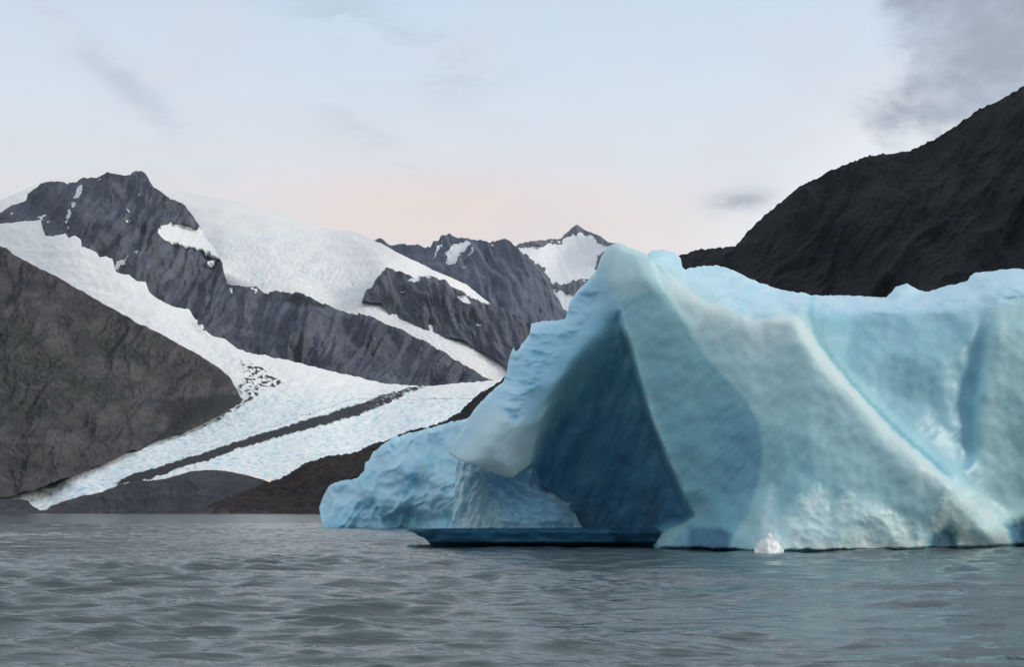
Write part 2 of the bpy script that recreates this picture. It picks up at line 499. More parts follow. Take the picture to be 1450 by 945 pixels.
o = relief('glacier', [(-250, 330), (-60, 312), (0, 317), (20, 315), (45, 313), (58, 312), (53, 330)][:6] + [(60, 322), (64, 333), (75, 335), (93, 331), (97, 338), (106, 334), (116, 340), (112.5, 352)][:7] + [
    (112, 352), (118, 349), (136, 357), (141, 365), (150, 362), (160, 368), (163, 384), (172, 388), (183, 390), (194, 398), (206, 399), (211, 414), (224, 424), (236, 431), (252, 436), (268, 438), (276, 452), (286, 458),
    (290, 468), (300, 476), (318, 480), (330, 490), (337, 495), (352, 499), (365, 503), (375, 502), (385, 507), (399, 508), (430, 516), (465, 525), (500, 533), (548, 544), (580, 546), (606, 547), (640, 544), (697, 539), (730, 538), (800, 545)],
    [(-250, 724), (-60, 716), (0, 709), (40, 710), (44, 720), (62, 724), (86, 713), (115, 705), (148, 698), (165, 690), (172, 687), (205, 683), (241, 680), (262, 672), (293, 667), (320, 668), (345, 672), (379, 678), (395, 682),
     (450, 690), (800, 700)],
    surface([(-250, 330, 7400), (0, 318, 7100), (100, 340, 6700), (166, 385, 6400), (235, 430, 6200), (300, 480, 5880), (370, 503, 5750), (465, 525, 5700), (548, 543, 5800), (606, 547, 5900), (700, 540, 6200), (800, 545, 6300),
             (-250, 600, 4600), (0, 500, 5600), (150, 500, 5500), (250, 540, 5000), (350, 560, 4650), (310, 588, 4250), (262, 611, 3950), (207, 628, 3650), (148, 655, 3350), (97, 673, 3180), (0, 706, 2980), (62, 723, 2950),
             (148, 697, 3050), (293, 666, 3250), (380, 676, 3300), (500, 640, 3900), (600, 600, 4600), (450, 590, 4350), (800, 640, 4700), (800, 700, 3600), (-250, 724, 2900), (600, 690, 3400)]),
    -250, 800, 1.5, 264, (1.0, 9), glacier_disp, glacier_attr, 250, mat_glacier, seed=21)
tag(o, 'long valley glacier with a dark moraine stripe reaching down to the water', 'glacier', 'structure')

# --- left brown hill
mat_hill = rock_material('hill_rock', (0.036, 0.036, 0.042), (0.094, 0.087, 0.090), (0.070, 0.062, 0.062), 9, veg=(0.020, 0.032, 0.025))
o = relief('hill', [(-900, 60), (-700, 95), (-560, 130), (-400, 190), (-250, 255), (-60, 330), (0, 349), (10, 352), (22, 362), (41, 372), (60, 382), (83, 393), (100, 404), (116, 412), (149, 432), (166, 440), (193, 457), (221, 469), (255, 488), (286, 505), (310, 521),
                    (328, 537), (335, 552), (340, 562), (350, 570)],
           [(-900, 730), (-250, 720), (-60, 714), (0, 707), (55, 686), (97, 674), (148, 656), (207, 629), (262, 612), (310, 589), (350, 572)],
           surface([(-900, 60, 4700), (-900, 716, 2500), (-600, 420, 3500), (-250, 255, 4600), (0, 349, 4400), (116, 412, 4400), (221, 469, 4450), (310, 521, 4500), (350, 571, 4600), (310, 590, 4150), (262, 614, 3850), (207, 631, 3560), (148, 658, 3270), (97, 676, 3090), (0, 709, 2880),
                    (-250, 716, 2700), (100, 540, 3750), (0, 550, 3500), (200, 560, 3950), (-250, 500, 3500)]),
           -900, 350, 1.5, 240, (0.9, 8), gully(40, 90, 0.9, 32, 23, 0.26, 0.02),
           lambda U, V: {'snow': 0 * U, 'veg': np.clip(masks(U, V, [[(95, 455), (125, 462), (200, 490), (195, 502), (160, 498), (110, 478)], [(-20, 440), (30, 445), (45, 475), (30, 490), (-20, 490)],
                                                                     [(0, 500), (90, 495), (110, 510), (70, 530), (60, 560), (90, 590), (0, 600)], [(-200, 380), (0, 470), (0, 600), (-200, 600)], [(100, 520), (180, 560), (150, 580), (90, 560)]], 10, 8, 20) * 0.8
                                                       + 0.5 * sstep(0.1, 0.7, fbm(U / 40, V / 18, 4, 27)), 0, 1),
                         'debris': 0.85 * masks(U, V, [[(225, 568), (255, 560), (300, 562), (335, 560), (345, 570), (300, 592), (258, 614), (212, 630), (230, 605), (238, 580)]], 3, 4, 9)},
           900, mat_hill, seed=25, tone=(20, 18, 1.0))
tag(o, 'bare brown hillside sloping down to the glacier tongue at the left', 'hill', 'structure')

# --- low rock shore under the ice
mat_shore = rock_material('shore_rock', (0.035, 0.036, 0.040), (0.075, 0.075, 0.08), (0.048, 0.045, 0.047), 6)
o = relief('shore', [(-250, 704), (-60, 706), (0, 707), (25, 707), (40, 709), (46, 717), (56, 723), (64, 723), (75, 717), (86, 712), (115, 704), (148, 697), (172, 687), (195, 683), (225, 681), (241, 678), (262, 671), (280, 667), (293, 666),
                     (318, 667), (345, 672), (362, 677), (380, 682), (420, 700), (460, 715)],
           [(-250, 734), (460, 734)], surface([(-250, 704, 2820), (0, 707, 2850), (60, 723, 2700), (148, 697, 2920), (241, 679, 3020), (293, 666, 3100), (345, 671, 3080), (460, 715, 2700), (-250, 734, 2450), (0, 734, 2450), (200, 734, 2450), (460, 734, 2400), (250, 705, 2700)]),
           -900, 460, 1.3, 48, (0.7, 8), gully(26, 22, 0.9, 12, 33, 0.4, 0.05), lambda U, V: {'snow': 0 * U, 'debris': 0 * U}, 500, mat_shore, seed=31, tone=(16, 8, 0.9))
tag(o, 'low grey bedrock shore below the glacier snout', 'shore', 'structure')

# --- right dark mountain
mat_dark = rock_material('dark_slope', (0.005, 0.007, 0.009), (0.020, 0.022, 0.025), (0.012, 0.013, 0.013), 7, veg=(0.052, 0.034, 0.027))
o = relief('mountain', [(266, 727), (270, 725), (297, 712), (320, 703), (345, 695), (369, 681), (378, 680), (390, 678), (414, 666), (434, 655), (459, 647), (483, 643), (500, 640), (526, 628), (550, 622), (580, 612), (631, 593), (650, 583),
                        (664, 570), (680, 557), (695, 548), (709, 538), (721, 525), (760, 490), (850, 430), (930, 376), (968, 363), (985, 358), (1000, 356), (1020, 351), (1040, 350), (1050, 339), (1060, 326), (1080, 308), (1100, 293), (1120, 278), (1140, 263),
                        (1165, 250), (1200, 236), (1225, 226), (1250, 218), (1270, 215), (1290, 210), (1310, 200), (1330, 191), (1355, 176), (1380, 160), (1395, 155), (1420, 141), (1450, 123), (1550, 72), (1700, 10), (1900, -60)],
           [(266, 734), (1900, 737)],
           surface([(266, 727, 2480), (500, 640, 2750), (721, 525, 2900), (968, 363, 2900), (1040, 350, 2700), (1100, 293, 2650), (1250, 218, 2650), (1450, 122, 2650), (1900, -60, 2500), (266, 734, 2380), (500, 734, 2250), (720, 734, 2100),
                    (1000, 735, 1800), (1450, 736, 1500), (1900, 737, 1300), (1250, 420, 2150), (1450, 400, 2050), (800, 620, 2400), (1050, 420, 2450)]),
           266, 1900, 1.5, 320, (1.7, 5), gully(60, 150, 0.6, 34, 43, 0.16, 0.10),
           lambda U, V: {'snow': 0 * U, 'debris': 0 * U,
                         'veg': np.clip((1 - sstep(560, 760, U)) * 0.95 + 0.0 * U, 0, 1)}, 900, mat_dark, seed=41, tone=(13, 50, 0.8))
tag(o, 'dark steep mountainside rising to the right behind the iceberg', 'mountain', 'structure')

# ------------------------------------------------------------------ ice material
def ice_material(name):
    m, n, b = material(name)
    co = n.objco()
    rt = n.objco((1, 1, 1), (0, math.radians(40), 0))
    sm = n.new('ShaderNodeMapping')
    sm.inputs['Scale'].default_value = (0.16, 0.6, 4.6)
    n.link(rt, sm.inputs['Vector'])
    st = sm.outputs[0]
    streak = n.noise(st, 1.6, 5, 0.65, 0.25)
    big = n.noise(co, 0.28, 5, 0.6, 0.6)
    mid = n.noise(co, 1.7, 5, 0.65)
    d = n.math('ADD', n.attr('dense_shade'), n.math('MULTIPLY', n.math('SUBTRACT', big, 0.5), 0.16))
    d = n.math('ADD', d, n.math('MULTIPLY', n.math('SUBTRACT', streak, 0.5), n.math('MULTIPLY', n.attr('streak'), 0.22)))
    d = n.math('ADD', d, n.math('MULTIPLY', n.math('SUBTRACT', mid, 0.5), 0.07))
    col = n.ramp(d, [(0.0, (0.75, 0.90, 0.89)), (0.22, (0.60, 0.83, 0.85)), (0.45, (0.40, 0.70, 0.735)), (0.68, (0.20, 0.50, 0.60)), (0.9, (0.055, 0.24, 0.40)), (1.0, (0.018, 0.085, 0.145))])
    silt = n.math('MULTIPLY', n.attr('silt'), n.remap(mid, 0.35, 0.65, 0.5, 1.0))
    col = n.mix(silt, col, (0.62, 0.73, 0.70))
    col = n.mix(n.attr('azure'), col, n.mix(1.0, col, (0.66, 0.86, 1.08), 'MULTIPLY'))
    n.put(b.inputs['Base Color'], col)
    b.inputs['Roughness'].default_value = 0.38
    b.inputs['IOR'].default_value = 1.31
    b.inputs['Specular IOR Level'].default_value = 0.4
    b.inputs['Subsurface Weight'].default_value = 0.5
    b.inputs['Subsurface Radius'].default_value = (0.35, 0.8, 1.0)
    b.inputs['Subsurface Scale'].default_value = 1.2
    bm = n.bump(streak, 0.012, 0.35)
    n.link(bm, b.inputs['Normal'])
    return m


mat_ice = ice_material('glacial_ice')

# ------------------------------------------------------------------ iceberg: creased depth field from feature lines
S = [(636, 640, 97), (655, 607, 97.5), (690, 560, 98.5), (718, 527, 99.5), (727, 492, 101), (752, 465, 102), (775, 455, 102.5), (803, 440, 102), (830, 400, 101), (852, 362, 100), (872, 345, 99.5), (892, 350, 99.8),
     (917, 360, 100), (935, 354, 102.5), (955, 358, 103.5), (966, 370, 105), (1015, 376, 110), (1050, 388, 111), (1080, 402, 111), (1120, 413, 111), (1150, 418, 111), (1200, 419, 112), (1255, 420, 113), (1282, 402, 112), (1310, 414, 113),
     (1370, 398, 114), (1400, 383, 115), (1450, 382, 115), (1520, 392, 115), (1600, 430, 112), (1680, 560, 108), (1720, 770, 108)]
beak = [(636, 640, 97), (650, 652, 95), (680, 664, 94.5), (710, 675, 95), (726, 680, 95.5), (740, 668, 96.5), (754, 657, 97.5)]
rib = [(754, 657, 97.5), (758, 625, 97), (771, 587, 97), (790, 545, 97), (825, 495, 97), (855, 460, 96.8), (878, 436, 96.4)]
cave_l = [(768, 657, 102.3), (772, 630, 102), (785, 596, 101.3), (808, 555, 100.3), (845, 508, 99), (868, 472, 98), (874, 452, 97.4)]
cave_r = [(874, 452, 97.4), (889, 492, 99), (899, 532, 100), (919, 602, 101), (939, 654, 101.5), (957, 698, 101.2), (970, 733, 99.5)]
edge = [(878, 436, 96.4), (895, 492, 95.5), (905, 530, 95), (925, 600, 94), (945, 650, 93.3), (965, 695, 93), (983, 733, 93)]
crease = [(900, 356, 99.2), (916, 366, 98.5), (940, 413, 96.2), (950, 426, 95.9), (985, 485, 94.6), (1012, 520, 93.9), (1054, 564, 93), (1074, 599, 92.3), (1081, 640, 91.7), (1072, 690, 91), (1055, 738, 90.3)]
ridge = [(922, 368, 99.3), (960, 400, 97.8), (1000, 430, 96.4), (1031, 436, 96), (1068, 454, 95.3), (1112, 446, 95.6), (1126, 453, 95), (1158, 503, 93.9), (1201, 556, 92.8), (1254, 616, 91.7), (1292, 648, 91.1), (1340, 688, 90.8)]
crack = [(1146, 428, 101.2), (1143, 446, 97.8), (1156, 482, 96.8), (1187, 524, 95.7), (1224, 565, 94.7), (1275, 615, 93.6), (1319, 653, 93.0), (1352, 679, 92.8)]
slab = [(1160, 446, 98.3), (1168, 478, 97.2), (1201, 520, 96.6), (1239, 561, 96.3), (1294, 612, 95.8), (1339, 652, 95.6), (1364, 682, 96)]
shoulder = [(1165, 438, 101), (1200, 436, 101), (1260, 432, 101.5), (1330, 430, 102), (1400, 415, 103), (1450, 408, 103.5), (1520, 420, 104), (1600, 470, 105)]
chan_l = [(1384, 470, 100.2), (1362, 540, 98.9), (1352, 580, 98.0), (1356, 640, 97.3)]
chan_m = [(1394, 468, 101.2), (1376, 540, 100.6), (1370, 580, 99.5), (1368, 640, 98.5)]
chan_r = [(1404, 466, 100.2), (1390, 520, 99.3), (1382, 560, 98.4), (1379, 640, 97.7), (1388, 694, 97.6)]
spur = [(1352, 688, 91.2), (1372, 720, 92.6), (1398, 758, 94.8)]
foot = [(931, 779, 94), (1000, 781, 91), (1085, 784, 86.5), (1180, 783, 87.5), (1300, 781, 90.5), (1380, 778, 95.5), (1450, 775, 101.5), (1560, 773, 106), (1720, 770, 110)]
under = [(u, 812, y) for u, v, y in foot]
cave_b = [(757, 700, 105.5), (757, 770, 106), (812, 770, 105.5), (870, 770, 105.3), (912, 770, 103), (925, 760, 98.5)]
loose = [(700, 610, 94), (728, 570, 95), (690, 640, 93.8), (735, 610, 94.6), (720, 655, 94.3), (760, 500, 99), (745, 530, 97.5), (790, 480, 99.3), (820, 450, 99), (845, 420, 98.5), (800, 510, 97.4),
         (860, 600, 102.4), (862, 690, 104.3), (812, 700, 104.7), (905, 645, 102), (935, 722, 102), (830, 620, 102.6), (870, 540, 100.8),
         (950, 560, 94), (1000, 620, 92.8), (1000, 700, 92), (935, 480, 95.1), (1020, 748, 91), (965, 752, 93),
         (880, 398, 97), (862, 388, 98), (905, 388, 97.1), (872, 424, 96.7), (928, 376, 100.4), (960, 388, 102.3),
         (1040, 480, 94.6), (1100, 520, 93.6), (1150, 560, 92.7), (1120, 650, 90.7), (1180, 700, 89.5), (1250, 700, 89.9), (1130, 740, 88), (1085, 748, 88), (1010, 410, 100.5), (1080, 430, 100.5),
         (1250, 500, 98.4), (1320, 520, 97.9), (1320, 600, 96.9), (1280, 560, 97.2), (1450, 470, 100.6), (1430, 560, 99.2), (1430, 690, 99), (1520, 600, 100.5), (1620, 650, 104), (1440, 740, 99.5), (1320, 730, 90.5)]
outer = [(560, 640, 104), (600, 560, 104), (680, 490, 106), (760, 400, 108), (860, 310, 108), (950, 300, 118), (1200, 350, 124), (1450, 320, 124), (1640, 380, 118), (1780, 560, 112), (1800, 830, 112), (600, 830, 104), (700, 720, 99), (757, 830, 105)]

pts, edges = [], []
key = {}


def addp(p):
    k = (round(p[0], 1), round(p[1], 1))
    if k not in key:
        key[k] = len(pts)
        pts.append(p)
    return key[k]


for ch in (S, beak, rib, cave_l, cave_r, edge, crease, ridge, crack, slab, shoulder, chan_l, chan_m, chan_r, spur, foot, under, cave_b):
    ids = [addp(p) for p in ch]
    edges += list(zip(ids[:-1], ids[1:]))
for p in loose + outer:
    addp(p)
cv, ce, cf, ov, oe, of = geometry.delaunay_2d_cdt([Vector(p[:2]) for p in pts], edges, [], 0, 1e-4)
cy = []
for i, v in enumerate(cv):
    if ov[i]:
        cy.append(pts[ov[i][0]][2])
    else:                                    # a crossing of two lines: nearest point's depth
        cy.append(min(pts, key=lambda p: (p[0] - v[0]) ** 2 + (p[1] - v[1]) ** 2)[2])
RU0, RV0, RW, RH = 560, 300, 1241, 531
ras = np.full((RH, RW), np.nan)
for f in cf:
    a, b, c = [(cv[i][0], cv[i][1], cy[i]) for i in f[:3]]
    x0, x1 = int(max(RU0, math.floor(min(a[0], b[0], c[0])))), int(min(RU0 + RW - 1, math.ceil(max(a[0], b[0], c[0]))))
    y0, y1 = int(max(RV0, math.floor(min(a[1], b[1], c[1])))), int(min(RV0 + RH - 1, math.ceil(max(a[1], b[1], c[1]))))
    if x1 < x0 or y1 < y0:
        continue
    gx, gy = np.meshgrid(np.arange(x0, x1 + 1), np.arange(y0, y1 + 1))
    det = (b[1] - c[1]) * (a[0] - c[0]) + (c[0] - b[0]) * (a[1] - c[1])
    if abs(det) < 1e-9:
        continue
    l1 = ((b[1] - c[1]) * (gx - c[0]) + (c[0] - b[0]) * (gy - c[1])) / det
    l2 = ((c[1] - a[1]) * (gx - c[0]) + (a[0] - c[0]) * (gy - c[1])) / det
    ok = (l1 >= -1e-6) & (l2 >= -1e-6) & (l1 + l2 <= 1 + 1e-6)
    sub = ras[y0 - RV0:y1 + 1 - RV0, x0 - RU0:x1 + 1 - RU0]
    sub[ok] = (l1 * a[2] + l2 * b[2] + (1 - l1 - l2) * c[2])[ok]
ras[np.isnan(ras)] = 104.0


def blur(a, s):
    k = np.exp(-0.5 * (np.arange(-int(3 * s), int(3 * s) + 1) / s) ** 2)
    k /= k.sum()
    r = len(k) // 2
    for ax in (0, 1):
        pad = [(0, 0), (0, 0)]
        pad[ax] = (r, r)
        p = np.pad(a, pad, 'edge')
        a = sum(k[i] * (p[i:i + a.shape[0], :] if ax == 0 else p[:, i:i + a.shape[1]]) for i in range(len(k)))
    return a


gu, gv = np.meshgrid(np.arange(RU0, RU0 + RW, dtype=float), np.arange(RV0, RV0 + RH, dtype=float))
sharp, soft = blur(ras, 1.8), blur(ras, 7.0)
hard = np.clip(inside(gu, gv, [(872, 440), (905, 435), (1000, 740), (960, 745), (930, 690), (890, 540)], 8) + inside(gu, gv, [(740, 690), (745, 600), (800, 560), (790, 620), (775, 690)], 8)
               + 0.55 * inside(gu, gv, [(1138, 430), (1162, 430), (1240, 548), (1350, 668), (1338, 690), (1195, 560)], 8) + inside(gu, gv, [(905, 350), (930, 350), (1100, 640), (1080, 680), (980, 500)], 8) * 0.6, 0, 1)
ras = sharp * hard + soft * (1 - hard)


def sample(r, U, V):
    x = np.clip(U - RU0, 0, RW - 1.001)
    y = np.clip(V - RV0, 0, RH - 1.001)
    i, j = x.astype(int), y.astype(int)
    fx, fy = x - i, y - j
    return (r[j, i] * (1 - fx) + r[j, i + 1] * fx) * (1 - fy) + (r[j + 1, i] * (1 - fx) + r[j + 1, i + 1] * fx) * fy


TOPZONE = [(700, 560), (727, 485), (750, 450), (800, 430), (830, 395), (850, 420), (810, 480), (770, 530), (730, 600)]
CREST = [(915, 340), (1500, 340), (1700, 420), (1700, 520), (1450, 425), (1330, 440), (1170, 445), (1140, 440), (1060, 450), (1000, 420), (930, 375)]
FROTH = [[(1340, 690), (1352, 676), (1370, 690), (1400, 715), (1425, 745), (1450, 775), (1330, 785), (1320, 740)],
         [(1100, 785), (1110, 735), (1135, 705), (1160, 690), (1175, 720), (1200, 700), (1250, 720), (1300, 745), (1310, 785)],
         [(1065, 785), (1080, 720), (1092, 690), (1098, 730), (1110, 785)]]
DENTS = [[(975, 752), (985, 747), (1022, 748), (1035, 756), (1034, 790), (978, 790)], [(1315, 770), (1322, 757), (1340, 748), (1352, 756), (1354, 790), (1316, 790)], [(1425, 745), (1460, 735), (1470, 790), (1440, 790)]]


CAVE = [(880, 440), (874, 455), (848, 505), (812, 552), (788, 592), (766, 632), (750, 660), (750, 790), (928, 790), (935, 752), (975, 742), (985, 733), (1040, 760), (1100, 700), (1000, 560)]


def left_of_edge(a, b):
    x = np.interp(b, [430, 442, 492, 530, 600, 650, 695, 733, 745, 760], [874, 880, 895, 905, 925, 945, 965, 985, 960, 930])
    return 1 - sstep(-2.0, 2.0, a - x)


def body_depth(U, V):
    a, b = edgewarp(U, V, 2.2, 14, 90)
    Y = sample(ras, U + 2.5 * fbm(U / 60, V / 60, 2, 91), V + 2.5 * fbm(U / 60, V / 60, 2, 98))
    for p, k in zip(DENTS, (0.0, 1.3, 1.5)):
        Y = Y + 0.4 * k * inside(a, b, p, 8)
    wl = line([(931, 779), (1000, 781), (1085, 784), (1180, 783), (1300, 781), (1380, 778), (1450, 775), (1560, 773)], U)
    Y = Y + 2.0 * sstep(-6, 1, V - wl + 2 * fbm(U / 25, U * 0, 3, 180)) * sstep(925, 940, U)
    # long shallow scratches and waves melted into the faces
    face = 1 - np.clip(inside(U, V, CREST, 8) + inside(U, V, TOPZONE, 8), 0, 1)
    st = fbm((U * 0.79 - V * 0.62) / 60, (V * 0.79 + U * 0.62) / 6, 4, 92, 0.6)
    Y = Y - face * (0.012 * st + 0.20 * fbm(U / 60, V / 60, 3, 93) + 0.006 * fbm(U / 14, V / 14, 2, 94))
    rough = 1 - face
    cv_ = inside(U, V, CAVE, 14) * left_of_edge(U, V)
    Y = Y - cv_ * (0.16 * fbm((U + 0.35 * V) / 20, V / 80, 3, 190) + 0.10 * np.abs(fbm(U / 38, V / 30, 3, 191)))
    Y = Y - rough * (0.65 * fbm(U / 44, V / 20, 3, 95, 0.45) + 0.07 * fbm(U / 15, V / 9, 3, 97))
    fr = np.zeros(U.shape)
    for p in FROTH:
        fr = np.maximum(fr, inside(a, b, p, 8))
    Y = Y - fr * (0.2 + 0.22 * ridged(U / 60, V / 50, 3, 99, 0.42) + 0.02 * fbm(U / 12, V / 12, 2, 100))
    return Y


def right_of_rib(a, b):
    x = np.interp(b, [560, 587, 625, 657], [700, 771, 758, 752])
    return sstep(-1.5, 1.5, a - x)


def body_attr(U, V):
    a, b = edgewarp(U, V, 1.6, 12, 90)
    d = np.full(U.shape, 0.36) + 0.09 * sstep(500, 700, V)
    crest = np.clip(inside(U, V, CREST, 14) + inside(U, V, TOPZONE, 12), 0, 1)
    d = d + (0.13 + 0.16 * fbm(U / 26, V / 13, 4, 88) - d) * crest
    d = d + (0.34 - d) * inside(a, b, [(640, 640), (720, 520), (800, 440), (855, 360), (885, 430), (790, 545), (755, 660), (720, 680)], 14)
    d = d + (0.06 - d) * inside(a, b, [(630, 650), (660, 600), (715, 530), (745, 560), (748, 640), (722, 690)], 16)
    d = d + (0.55 + 0.12 * sstep(420, 640, V) - d) * inside(a, b, [(880, 425), (926, 396), (950, 424), (985, 485), (1012, 520), (1054, 564), (1074, 599), (1081, 640), (1072, 690), (1055, 738), (1010, 790), (930, 790), (985, 733), (945, 650), (905, 530)], 5)  # clear facet, with the shade of its turned-away side painted in
    d = d + 0.06 * inside(a, b, [(1000, 560), (1074, 599), (1081, 640), (1070, 700), (1030, 745), (1000, 700)], 25)
    d = d + 0.12 * inside(a, b, [(1090, 600), (1160, 620), (1180, 690), (1120, 720), (1075, 720), (1085, 650)], 25)
    # slab right of the crack
    d = d + (0.44 - d) * inside(a, b, [(1150, 440), (1180, 450), (1330, 450), (1400, 460), (1385, 700), (1350, 690), (1200, 530)], 10)
    d = d + 0.10 * inside(a, b, [(1155, 445), (1230, 450), (1215, 540), (1170, 500)], 18)
    # cracks of clear blue ice
    kx = np.interp(b, [420, 446, 482, 525, 566, 616, 654, 685], [1146, 1143, 1155, 1186, 1223, 1274, 1318, 1352])
    d = d + 0.24 * np.exp(-((a - kx - 4) / 6) ** 2) * sstep(412, 425, b) * (1 - sstep(660, 700, b))
    d = d + 0.15 * inside(a, b, [(1400, 462), (1390, 500), (1382, 560), (1379, 640), (1385, 695), (1365, 690), (1352, 640), (1350, 580), (1362, 530), (1380, 480)], 8)
    # white ridge; its catch of sunlight painted in as paler ice
    ry = np.interp(a, [922, 960, 1000, 1031, 1068, 1118, 1132, 1168, 1211, 1264, 1300, 1346], [368, 400, 430, 436, 454, 445, 451, 501, 553, 612, 642, 682])
    rr = np.exp(-(np.maximum(b - ry, 0) / 44) ** 2) * sstep(-5, 3, b - ry) * sstep(915, 960, a) * (1 - sstep(1340, 1352, a))
    d = d - 0.34 * rr
    for p in FROTH:
        d = d + (0.10 - d) * inside(a, b, p, 12) * (0.6 + 0.4 * sstep(-0.4, 0.5, fbm(U / 16, V / 16, 4, 102)))
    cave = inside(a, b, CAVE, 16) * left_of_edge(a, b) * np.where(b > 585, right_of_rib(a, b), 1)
    d = d + (0.845 + 0.10 * sstep(660, 745, V) + 0.07 * fbm((U + 0.35 * V) / 22, V / 70, 4, 189) - 0.24 * sstep(620, 440, V) - 0.10 * inside(a, b, [(880, 460), (900, 600), (960, 730), (1100, 700), (1000, 500)], 30) - d) * cave  # blue ice plus the hollow's shade painted in, deeper toward the bottom
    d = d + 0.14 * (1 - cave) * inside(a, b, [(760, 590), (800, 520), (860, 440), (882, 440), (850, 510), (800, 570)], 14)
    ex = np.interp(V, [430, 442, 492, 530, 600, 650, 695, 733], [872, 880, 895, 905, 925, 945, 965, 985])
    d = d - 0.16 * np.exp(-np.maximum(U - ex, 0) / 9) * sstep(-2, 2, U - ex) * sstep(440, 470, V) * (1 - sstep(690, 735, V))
    for pl, w, k in (([(1125, 566), (1150, 574), (1180, 589), (1212, 613), (1240, 648)], 3.0, -0.15), ([(1005, 470), (1060, 520), (1100, 585), (1118, 650)], 5.0, -0.07),
                     ([(1225, 470), (1262, 505), (1290, 552)], 3.5, 0.10), ([(1265, 452), (1255, 500), (1272, 545)], 2.5, -0.10), ([(1402, 560), (1425, 600), (1432, 660)], 3.0, -0.10),
                     ([(1105, 690), (1125, 655), (1150, 640)], 6.0, -0.12), ([(945, 470), (962, 520), (990, 600)], 4.0, -0.06), ([(1020, 700), (1060, 650), (1110, 610)], 2.0, 0.08)):
        dd = np.full(U.shape, 1e9)
        for (x1, y1), (x2, y2) in zip(pl[:-1], pl[1:]):
            tt = np.clip(((a - x1) * (x2 - x1) + (b - y1) * (y2 - y1)) / ((x2 - x1) ** 2 + (y2 - y1) ** 2), 0, 1)
            dd = np.minimum(dd, (a - x1 - tt * (x2 - x1)) ** 2 + (b - y1 - tt * (y2 - y1)) ** 2)
        d = d + k * np.exp(-dd / w ** 2) * sstep(-0.6, 0.3, fbm(U / 20, V / 20, 2, 195))
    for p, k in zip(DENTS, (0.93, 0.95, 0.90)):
        d = d + (k - d) * inside(a, b, p, 6)  # shade of the notches painted dark; the first has no depth
    d = d + 0.3 * sstep(770, 782, V) * (1 - inside(a, b, FROTH[1], 10)) * 0.4  # contact shade along the waterline painted into the ice colour
    silt = 0.55 * inside(a, b, [(850, 360), (872, 340), (915, 358), (940, 410), (900, 420), (872, 430), (858, 400)], 14)
    silt = np.maximum(silt, 0.16 * inside(a, b, [(1090, 640), (1150, 560), (1300, 660), (1340, 700), (1310, 785), (1080, 785)], 40))
    silt = np.maximum(silt, 0.12 * inside(a, b, [(640, 630), (740, 600), (745, 650), (722, 690)], 20))
    silt = np.maximum(np.maximum(silt, 0.14 * (1 - crest)), 0.40 * rr)
    streak = np.clip(1 - crest, 0.15, 1) * (1 - 0.6 * cave)
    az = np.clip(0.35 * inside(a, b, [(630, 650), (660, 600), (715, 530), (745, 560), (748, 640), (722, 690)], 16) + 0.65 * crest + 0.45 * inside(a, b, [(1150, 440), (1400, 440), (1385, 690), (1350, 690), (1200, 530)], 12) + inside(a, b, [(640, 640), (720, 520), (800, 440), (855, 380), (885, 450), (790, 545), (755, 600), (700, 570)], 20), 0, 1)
    return {'dense_shade': np.clip(d, 0, 1), 'silt': silt, 'streak': streak, 'azure': np.clip(0.8 * az + 0.35 * cave, 0, 1)}


sil = [(636, 640), (640, 628), (655, 607), (665, 590), (672, 580), (690, 560), (712, 541), (717, 530), (720, 512), (724, 499), (727, 492), (730, 498), (735, 495), (738, 488), (750, 474), (752, 459), (765, 455), (775, 455), (800, 452),
       (804, 440), (806, 428), (815, 415), (830, 400), (845, 383), (852, 362), (860, 350), (868, 345), (875, 344), (890, 350), (905, 356), (917, 361), (922, 356), (935, 353), (948, 355), (957, 359), (964, 366), (966, 378), (970, 382), (978, 379),
       (995, 377), (1015, 376), (1030, 380), (1050, 388), (1065, 396), (1080, 402), (1098, 408), (1120, 413), (1135, 414), (1150, 418), (1200, 419), (1230, 420), (1255, 421), (1262, 414), (1268, 407), (1275, 404), (1284, 402), (1296, 408), (1310, 414),
       (1330, 408), (1350, 403), (1370, 398), (1374, 391), (1380, 387), (1400, 384), (1435, 380), (1450, 382), (1520, 392), (1600, 430), (1680, 560), (1712, 760)]
low = [(636, 641), (650, 651), (662, 656), (680, 661), (695, 668), (710, 674), (722, 677), (728, 676), (735, 669), (742, 665), (748, 660), (752, 657), (757, 669), (768, 688), (780, 695), (792, 702), (806, 716), (813, 732), (820, 750), (828, 762), (915, 764), (926, 775), (930, 802), (1000, 806), (1085, 812), (1180, 812), (1720, 800)]
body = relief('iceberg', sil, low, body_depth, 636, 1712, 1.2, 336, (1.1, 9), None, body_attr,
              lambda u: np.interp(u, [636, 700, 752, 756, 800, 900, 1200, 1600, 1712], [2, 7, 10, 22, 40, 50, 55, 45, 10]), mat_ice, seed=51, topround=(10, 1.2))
tag(body, 'huge pale blue iceberg with a sharp leaning point and dark hollow, floating in the lake', 'iceberg')

# --- low rear lobe at the left
def lobe_depth(U, V):
    Y = surface([(452, 716, 236), (500, 680, 232), (550, 624, 236), (635, 598, 232), (660, 595, 225), (760, 570, 190), (840, 600, 170), (458, 748, 226), (520, 748, 225), (580, 749, 224), (640, 749, 214), (840, 750, 150),
                 (540, 690, 226), (600, 660, 224), (640, 690, 216), (500, 720, 226), (600, 715, 221)])(U, V)
    w = fbm(U / 50, V / 50, 3, 120) * 14
    st = ridged((U * 0.86 + V * 0.5 + w) / 30, (V * 0.86 - U * 0.5 + w) / 80, 2, 121, 0.4)
    lump = fbm(U / 44, V / 36, 3, 125, 0.4)
    return Y - 1.3 * st - 2.2 * lump 


